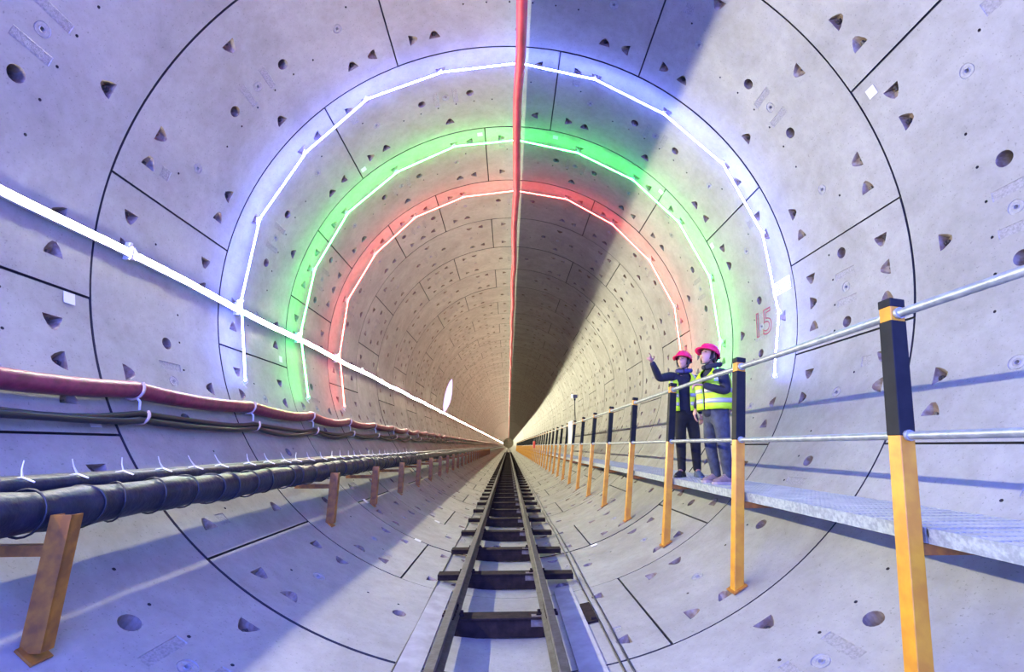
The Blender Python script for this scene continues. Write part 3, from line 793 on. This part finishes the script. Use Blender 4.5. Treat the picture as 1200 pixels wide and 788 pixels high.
def hand(wr, d, pn, curl, point=False, thumb=1):
    """finger chains from the wrist: d along the hand, pn palm normal"""
    d = d.normalized(); pn = (pn - d * pn.dot(d)).normalized(); s = d.cross(pn) * thumb; ch = []
    palm = wr + d * .05
    ch.append([(wr, (.024, .019)), (palm, (.036, .016)), (wr + d * .085, (.036, .014))])
    for k, (off, ln) in enumerate(((.028, .072), (.010, .080), (-.009, .074), (-.027, .058))):
        b = wr + d * .09 + s * off; c = 0.05 if (point and k == 0) else (curl if not point else 1.5)
        p = b; a = c * .35; pts = [(wr + d * .07 + s * off * .9, .011), (b, .010)]
        for q, fr in enumerate((.42, .33, .25)):
            a += c * (.45, .75, .5)[q]; p = p + (d * math.cos(a) + pn * math.sin(a)) * ln * fr; pts.append((p.copy(), (.0095, .0085, .0075)[q]))
        ch.append(pts)
    tb = wr + d * .03 + s * .026; t1 = tb + (d * .6 + s * .8).normalized() * .035; t2 = t1 + (d * .85 + s * .25 + pn * .4).normalized() * .03; t3 = t2 + (d * .9 + pn * .4).normalized() * .022
    ch.append([(wr + d * .02 + s * .01, .013), (tb, .013), (t1, .0115), (t2, .010), (t3, .008)])
    return ch
def ring_loft(mb, rings, a0=0, a1=360, n=28, th=0.008):
    """rings: (centre, fwd, right, rf, rr); angle 0 is the front; a two-skinned band of cloth"""
    vs = []; k = len(rings)
    for off in (0, -th):
        for (c, f, r, rf, rr_) in rings:
            for j in range(n + 1):
                q = math.radians(a0 + (a1 - a0) * j / n); ef = abs(math.cos(q)) ** .85 * (1 if math.cos(q) > 0 else -1); er = abs(math.sin(q)) ** .85 * (1 if math.sin(q) > 0 else -1)
                vs.append(c + f * ((rf + off) * ef) + r * ((rr_ + off) * er))
    m = n + 1; K = k * m
    fs = [(i * m + j, i * m + j + 1, (i + 1) * m + j + 1, (i + 1) * m + j) for i in range(k - 1) for j in range(n)]
    fs += [(K + i * m + j, K + (i + 1) * m + j, K + (i + 1) * m + j + 1, K + i * m + j + 1) for i in range(k - 1) for j in range(n)]
    for j in range(n): fs += [(j, K + j, K + j + 1, j + 1), ((k - 1) * m + j, (k - 1) * m + j + 1, K + (k - 1) * m + j + 1, K + (k - 1) * m + j)]
    for i in range(k - 1): fs += [(i * m, (i + 1) * m, K + (i + 1) * m, K + i * m), (i * m + n, K + i * m + n, K + (i + 1) * m + n, (i + 1) * m + n)]
    mb.add(vs, fs, 0, True)
def helmet(par, c, f, r, upv, s=1.0):
    c = c + (upv * .035 - f * .005) * s
    def W3(x, y, z): return c + (f * x + r * y + upv * z) * s
    m = MB(); n = 28; prof = [(0, .128), (.03, .126), (.06, .116), (.088, .094), (.105, .062), (.112, .028), (.114, .0), (.106, .0)]
    vs = []
    for q, z in prof:
        for j in range(n):
            a = 2 * PI * j / n; rid = .004 * (1 if abs(math.sin(a)) < .25 and q > .02 and q < .11 else 0)
            vs.append(W3((q + rid) * math.cos(a) * 1.13, q * math.sin(a) * .98, z + rid))
    m.add(vs, [(i * n + j, i * n + (j + 1) % n, (i + 1) * n + (j + 1) % n, (i + 1) * n + j) for i in range(len(prof) - 1) for j in range(n)], 0, True)
    h = m.build('hard_hat', M_helm, par)
    m = MB(); vs = []; k = 14
    for j in range(k + 1):
        a = math.radians(-78 + 156 * j / k); w = .058 * math.cos(a) ** .6 + .006
        for q, z in ((.108, .008), (.108 + w * .85, -.006), (.108 + w * .85, -.012), (.108, .0)): vs.append(W3(q * math.cos(a) * 1.13, q * math.sin(a) * .98, z))
    m.add(vs, [(4 * i + j, 4 * i + (j + 1) % 4, 4 * i + 4 + (j + 1) % 4, 4 * i + 4 + j) for i in range(k) for j in range(4)], 0, True); m.build('brim', M_helm, h)
    m = MB()
    for sd in (-1, 1): m.tube([W3(.02, sd * .098, .0), W3(.015, sd * .092, -.07), W3(.03, sd * .055, -.135), W3(.05, 0, -.158)], .006, 5)
    m.tube([W3(-.10, -.07, -.0), W3(-.125, 0, -.02), W3(-.10, .07, 0)], .012, 6)
    m.build('chin_strap', M_strap, h)
def face(par, c, f, r, upv):
    m = MB()
    for sd in (-1, 1):
        e_ = c + f * .0845 + r * (sd * .031) + upv * .012
        m.tube([e_ - r * .014, e_ + f * .003, e_ + r * .014], [.003, .0055, .003], 6); m.tube([e_ - r * .018 + upv * .022, e_ + f * .004 + upv * .027, e_ + r * .018 + upv * .021], [.002, .004, .002], 5)
    m.build('eyes_and_brows', M_hair, par)
    m = MB(); q = c + f * .094 - upv * .062; m.tube([q - r * .022 - f * .006, q + f * .004, q + r * .022 - f * .006], [.002, .005, .002], 6); m.build('lips', mat('lips', (.42, .14, .12), .5), par)
def shoe(par, heel, toe, m_up, m_so, name='shoe', hgt=.10):
    d = (toe - heel); ln = d.length; d.normalize(); r = d.cross(Vector((0, 0, 1))); 
    def ringp(t, w, h, zb):
        c = heel + d * (ln * t); return [c + r * (w * math.cos(q)) + Vector((0, 0, zb + max(0, math.sin(q)) * h)) for q in [2 * PI * j / 16 for j in range(16)]]
    m = MB(); vs = []; R_ = [(0.0, .020, .05), (.04, .036, .085), (.2, .040, .10), (.38, .040, .095), (.55, .044, .068), (.75, .047, .048), (.92, .038, .036), (1.0, .012, .02)]
    for t, w, h in R_: vs += ringp(t, w, h, .018)
    m.add(vs, [(i * 16 + j, i * 16 + (j + 1) % 16, (i + 1) * 16 + (j + 1) % 16, (i + 1) * 16 + j) for i in range(len(R_) - 1) for j in range(16)] + [tuple(range(16))[::-1]], 0, True)
    o = m.build(name, m_up, par)
    m = MB(); top = []; bot = []
    for sd in (1, -1):
        for t, w in ([(0, .028), (.1, .041), (.4, .040), (.7, .051), (.92, .042), (1.02, .016)] if sd == 1 else [(1.02, .016), (.92, .042), (.7, .051), (.4, .040), (.1, .041), (0, .028)]):
            c = heel + d * (ln * t) + r * (sd * w); top.append(c + Vector((0, 0, .026))); bot.append(c)
    n = len(top); m.add(top + bot, [tuple(range(n)), tuple(range(n, 2 * n))[::-1]] + [(j, n + j, n + (j + 1) % n, (j + 1) % n) for j in range(n)]); m.build('sole', m_so, o)
    m = MB()
    for t in (.42, .52, .62): c = heel + d * (ln * t) + Vector((0, 0, .10 - (t - .42) * .17)); m.tube([c - r * .02, c + Vector((0, 0, .005)), c + r * .02], .003, 4)
    m.build('laces', m_so, o)
Z0 = WZ
def person(label, base, J, facing, m_top, m_trs, headf, mshoes, vest_open, scarf=None, shift=(0, 0, 0)):
    p = thing('person', label, 'person', Vector(base) + Vector(shift))
    b = Vector(base); V = lambda q: Vector(q) - b
    J = {k: V(q) for k, q in J.items()}
    f = Vector(facing).normalized(); r = f.cross(Vector((0, 0, 1)))
    hips, chest, neck, head = J['hips'], J['chest'], J['neck'], J['head']
    mid = (hips + chest) / 2
    hf = Vector(headf).normalized(); hu = Vector((0, 0, 1)) - hf * hf.z; hu.normalize()
    hd = MB(); head_geo(hd, head, hf, hu, .93)
    sp = [[(hips, (.10, .08)), (mid, (.09, .07)), (chest, (.12, .085)), (neck - Vector((0, 0, .05)), (.075, .065)), (neck, (.052, .052)), (head - hu * .05 - hf * .02, (.05, .05))]]
    for s in 'RL':
        sp.append([(chest, (.12, .085)), (J['sh' + s], .05), (J['el' + s], .038), (J['wr' + s], .025)])
        sp.append([(hips, (.10, .08)), (J['hip' + s], .08), (J['kn' + s], .052), (J['an' + s], .036), (J['to' + s] * .6 + J['he' + s] * .4 + Vector((0, 0, .045)), .03)])
    ms = [skin_mesh(*chain(sp))]
    for s in 'RL':
        dd, pn, curl, pt, th = J.get('hd' + s) if False else HAND[s + label[:3]]
        for c_ in hand(J['wr' + s], Vector(dd), Vector(pn), curl, pt, th): ms.append(skin_mesh(*chain([c_]), sub=1))
    body = link(remesh_join(ms, hd, .0065), 'body', M_skin, p)
    # jacket
    sp = [[(hips - Vector((0, 0, .10)), (.160, .125)), (hips + Vector((0, 0, .02)), (.155, .12)), (mid, (.150, .115)), (chest, (.168, .122)), (neck - Vector((0, 0, .055)), (.098, .088)), (neck - Vector((0, 0, .005)), (.072, .072))]]
    for s in 'RL':
        sp.append([(chest, (.168, .122)), (J['sh' + s], .072), (J['sh' + s] * .5 + J['el' + s] * .5, .066), (J['el' + s], .058), (J['el' + s] * .4 + J['wr' + s] * .6, .048), (J['wr' + s] + (J['wr' + s] - J['el' + s]).normalized() * .005, .037)])
    link(skin_mesh(*chain(sp)), 'jacket', m_top, p)
    sp = [[(hips + Vector((0, 0, .08)), (.145, .112)), (hips - Vector((0, 0, .03)), (.155, .125))]]
    for s in 'RL':
        k_, a_ = J['kn' + s], J['an' + s]
        sp.append([(hips - Vector((0, 0, .03)), (.155, .125)), (J['hip' + s] - Vector((0, 0, .06)), .098), (J['hip' + s] * .45 + k_ * .55, .088), (k_, .074), (k_ * .5 + a_ * .5, .066), (a_ + Vector((0, 0, .03)), .058), (a_ - Vector((0, 0, .045)), .057)])
    link(skin_mesh(*chain(sp)), 'trousers', m_trs, p)
    for i, s in enumerate('RL'): shoe(p, J['he' + s], J['to' + s], mshoes[i][0], mshoes[i][1])
    # vest: hem to shoulders
    fh = Vector((f.x, f.y, 0)).normalized(); up3 = Vector((0, 0, 1))
    def ctr(z):
        a, c_, n_ = hips, chest, neck
        if z < c_.z: t = (z - a.z) / (c_.z - a.z); return Vector((a.x + (c_.x - a.x) * t, a.y + (c_.y - a.y) * t, z))
        t = min(1, (z - c_.z) / (n_.z - c_.z)); return Vector((c_.x + (n_.x - c_.x) * t, c_.y + (n_.y - c_.y) * t, z))
    zh = hips.z + .01; zc = chest.z; zn = neck.z - .02
    def rad(z):
        t = (z - zh) / (zn - zh)
        rf = float(np.interp(t, [0, .3, .62, .8, .93, 1], [.168, .160, .164, .152, .118, .092]))
        rr_ = float(np.interp(t, [0, .3, .62, .8, .93, 1], [.205, .200, .215, .205, .150, .100]))
        return rf, rr_
    def rg(z, e_=0): a, c_ = rad(z); return (ctr(z), fh, r, a + e_, c_ + e_)
    gapb = 17 if vest_open else 2
    vest = MB()
    zs = [zh + (zc + .04 - zh) * i / 7 for i in range(8)]
    ring_loft(vest, [rg(z) for z in zs], gapb, 360 - gapb, 36)
    # upper body: front panels narrowing to a V, back panel, joined over the shoulders
    zs2 = [zc + .04 + (zn - zc - .04) * i / 6 for i in range(7)]
    def panel(a_in0, a_in1, a_out0, a_out1, nseg=8):
        vs = []; k = len(zs2)
        for off in (0, -.008):
            for i, z in enumerate(zs2):
                u = i / (k - 1); ai = a_in0 + (a_in1 - a_in0) * u; ao = a_out0 + (a_out1 - a_out0) * u; c_, F_, R_, rf, rr_ = rg(z)
                for j in range(nseg + 1):
                    q = math.radians(ai + (ao - ai) * j / nseg); cc, s_ = math.cos(q), math.sin(q)
                    vs.append(c_ + F_ * ((rf + off) * abs(cc) ** .85 * (1 if cc > 0 else -1)) + R_ * ((rr_ + off) * abs(s_) ** .85 * (1 if s_ > 0 else -1)))
        m_ = nseg + 1; K = k * m_
        fs = [(i * m_ + j, i * m_ + j + 1, (i + 1) * m_ + j + 1, (i + 1) * m_ + j) for i in range(k - 1) for j in range(nseg)]
        fs += [(K + a, K + d_, K + c, K + b_) for a, b_, c, d_ in fs]
        for i in range(k - 1): fs += [(i * m_, (i + 1) * m_, K + (i + 1) * m_, K + i * m_), (i * m_ + nseg, K + i * m_ + nseg, K + (i + 1) * m_ + nseg, (i + 1) * m_ + nseg)]
        vest.add(vs, fs, 0, True)
    panel(gapb, 42, 74, 80); panel(-gapb, -42, -74, -80); panel(100, 97, 180, 180); panel(-100, -97, -180, -180)
    for sd in (1, -1): panel(sd * 74, sd * 80, sd * 78, sd * 97, 3)
    vo = vest.build('safety_vest', M_vest, p)
    for zb in ((zh + .07), (zh + .185)) if True else ():
        m = MB(); ring_loft(m, [rg(zb + .05 * i / 2, .004) for i in range(3)], gapb + .5, 359.5 - gapb, 36, .003); m.build('reflective_band', M_refl, vo)
    for sd in (-1, 1):
        m = MB(); vs = []
        for i in range(9):
            z = zc + .0 + (zn - zc) * i / 8; c_, F_, R_, rf, rr_ = rg(z, .005); u = i / 8
            for da in (-9, 9):
                q = math.radians(sd * (46 + 14 * u + da)); cc, s_ = math.cos(q), math.sin(q); vs.append(c_ + F_ * (rf * abs(cc) ** .85) + R_ * (rr_ * abs(s_) ** .85 * (1 if s_ > 0 else -1)))
        m.add(vs, [(2 * i, 2 * i + 1, 2 * i + 3, 2 * i + 2) for i in range(8)], 0, True); m.build('reflective_band', M_refl, vo)
    F3, R3, U3 = hf, hf.cross(hu), hu
    m = MB(); n = 20; vs = []
    for i in range(9):
        ph = PI * (.05 + .62 * i / 8)
        for j in range(n):
            th = PI * .36 + (2 * PI - PI * .72) * j / (n - 1)
            vs.append(head + F3 * (math.sin(ph) * math.cos(th) * .101) + R3 * (math.sin(ph) * math.sin(th) * .081) + U3 * (math.cos(ph) * .121))
    m.add(vs, [(i * n + j, i * n + j + 1, (i + 1) * n + j + 1, (i + 1) * n + j) for i in range(8) for j in range(n - 1)], 0, True)
    m.build('hair', M_hair, p)
    face(p, head, F3, R3, U3); helmet(p, head, F3, R3, U3)
    if scarf:
        m = MB(); pts = []
        for j in range(17):
            q = 2 * PI * j / 16; pts.append(neck + fh * (.085 * math.cos(q)) + r * (.09 * math.sin(q)) + Vector((0, 0, .02 + .02 * math.cos(q + PI))))
        m.tube(pts, .032, 8, cap=False); m.build('scarf' if scarf is M_scarf else 'collar', scarf, p)
    return p
HAND = {'Rwor': None}
# worker pointing up the tunnel, on the far side
H1 = {'R': ((-.55, -.55, .62), (.1, -.3, -.9), .5, True, 1), 'L': ((.05, -.05, -1), (-.8, -.3, 0), .55, False, -1)}
H2 = {'R': ((-.25, -.1, -1), (.8, -.3, 0), .5, False, -1), 'L': ((-.93, .32, .1), (-.05, .1, -1), 1.0, False, -1)}
def run(label, hands, **k):
    HAND['R' + label[:3]] = hands['R']; HAND['L' + label[:3]] = hands['L']; return person(label, **k)
z = Z0
run('farther worker in open lime vest and red helmet, right arm raised and pointing', H1, base=(2.30, 6.0, z), shift=(.07, .22, 0),
    J=dict(hips=(2.31, 6.02, z + .86), chest=(2.32, 6.02, z + 1.22), neck=(2.33, 6.00, z + 1.42), head=(2.315, 5.95, z + 1.56),
           shR=(2.15, 5.99, z + 1.365), elR=(1.90, 5.80, z + 1.30), wrR=(1.75, 5.60, z + 1.49), shL=(2.50, 6.05, z + 1.355), elL=(2.56, 6.08, z + 1.08), wrL=(2.55, 6.08, z + .84),
           hipR=(2.22, 6.01, z + .82), knR=(2.20, 5.98, z + .46), anR=(2.20, 6.02, z + .10), heR=(2.24, 6.07, z), toR=(2.06, 5.88, z),
           hipL=(2.40, 6.03, z + .82), knL=(2.40, 5.98, z + .46), anL=(2.41, 6.02, z + .10), heL=(2.42, 6.09, z), toL=(2.38, 5.82, z)),
    facing=(-.35, -.94, 0), m_top=M_navy, m_trs=M_blackc, headf=(-.70, -.66, .28), mshoes=((M_bsho, M_bsho), (M_blsho, M_blsho)), vest_open=True, scarf=M_scarf)
run('nearer worker in closed lime vest, grey jeans and tan shoes, looking up', H2, base=(2.31, 5.15, z),
    J=dict(hips=(2.31, 5.17, z + .80), chest=(2.31, 5.15, z + 1.12), neck=(2.31, 5.14, z + 1.30), head=(2.275, 5.13, z + 1.43),
           shR=(2.29, 5.33, z + 1.245), elR=(2.28, 5.44, z + 1.01), wrR=(2.19, 5.43, z + .84), shL=(2.34, 4.96, z + 1.235), elL=(2.34, 4.90, z + .99), wrL=(2.12, 4.99, z + 1.075),
           hipR=(2.30, 5.26, z + .77), knR=(2.27, 5.29, z + .42), anR=(2.31, 5.30, z + .09), heR=(2.37, 5.31, z), toR=(2.13, 5.27, z),
           hipL=(2.33, 5.07, z + .77), knL=(2.32, 5.06, z + .42), anL=(2.34, 5.07, z + .09), heL=(2.40, 5.08, z), toL=(2.14, 5.02, z)),
    facing=(-.92, -.39, 0), m_top=M_navy, m_trs=M_jean, headf=(-.82, -.36, .42), mshoes=((M_suede, M_sole), (M_suede, M_sole)), vest_open=False, scarf=M_navy)
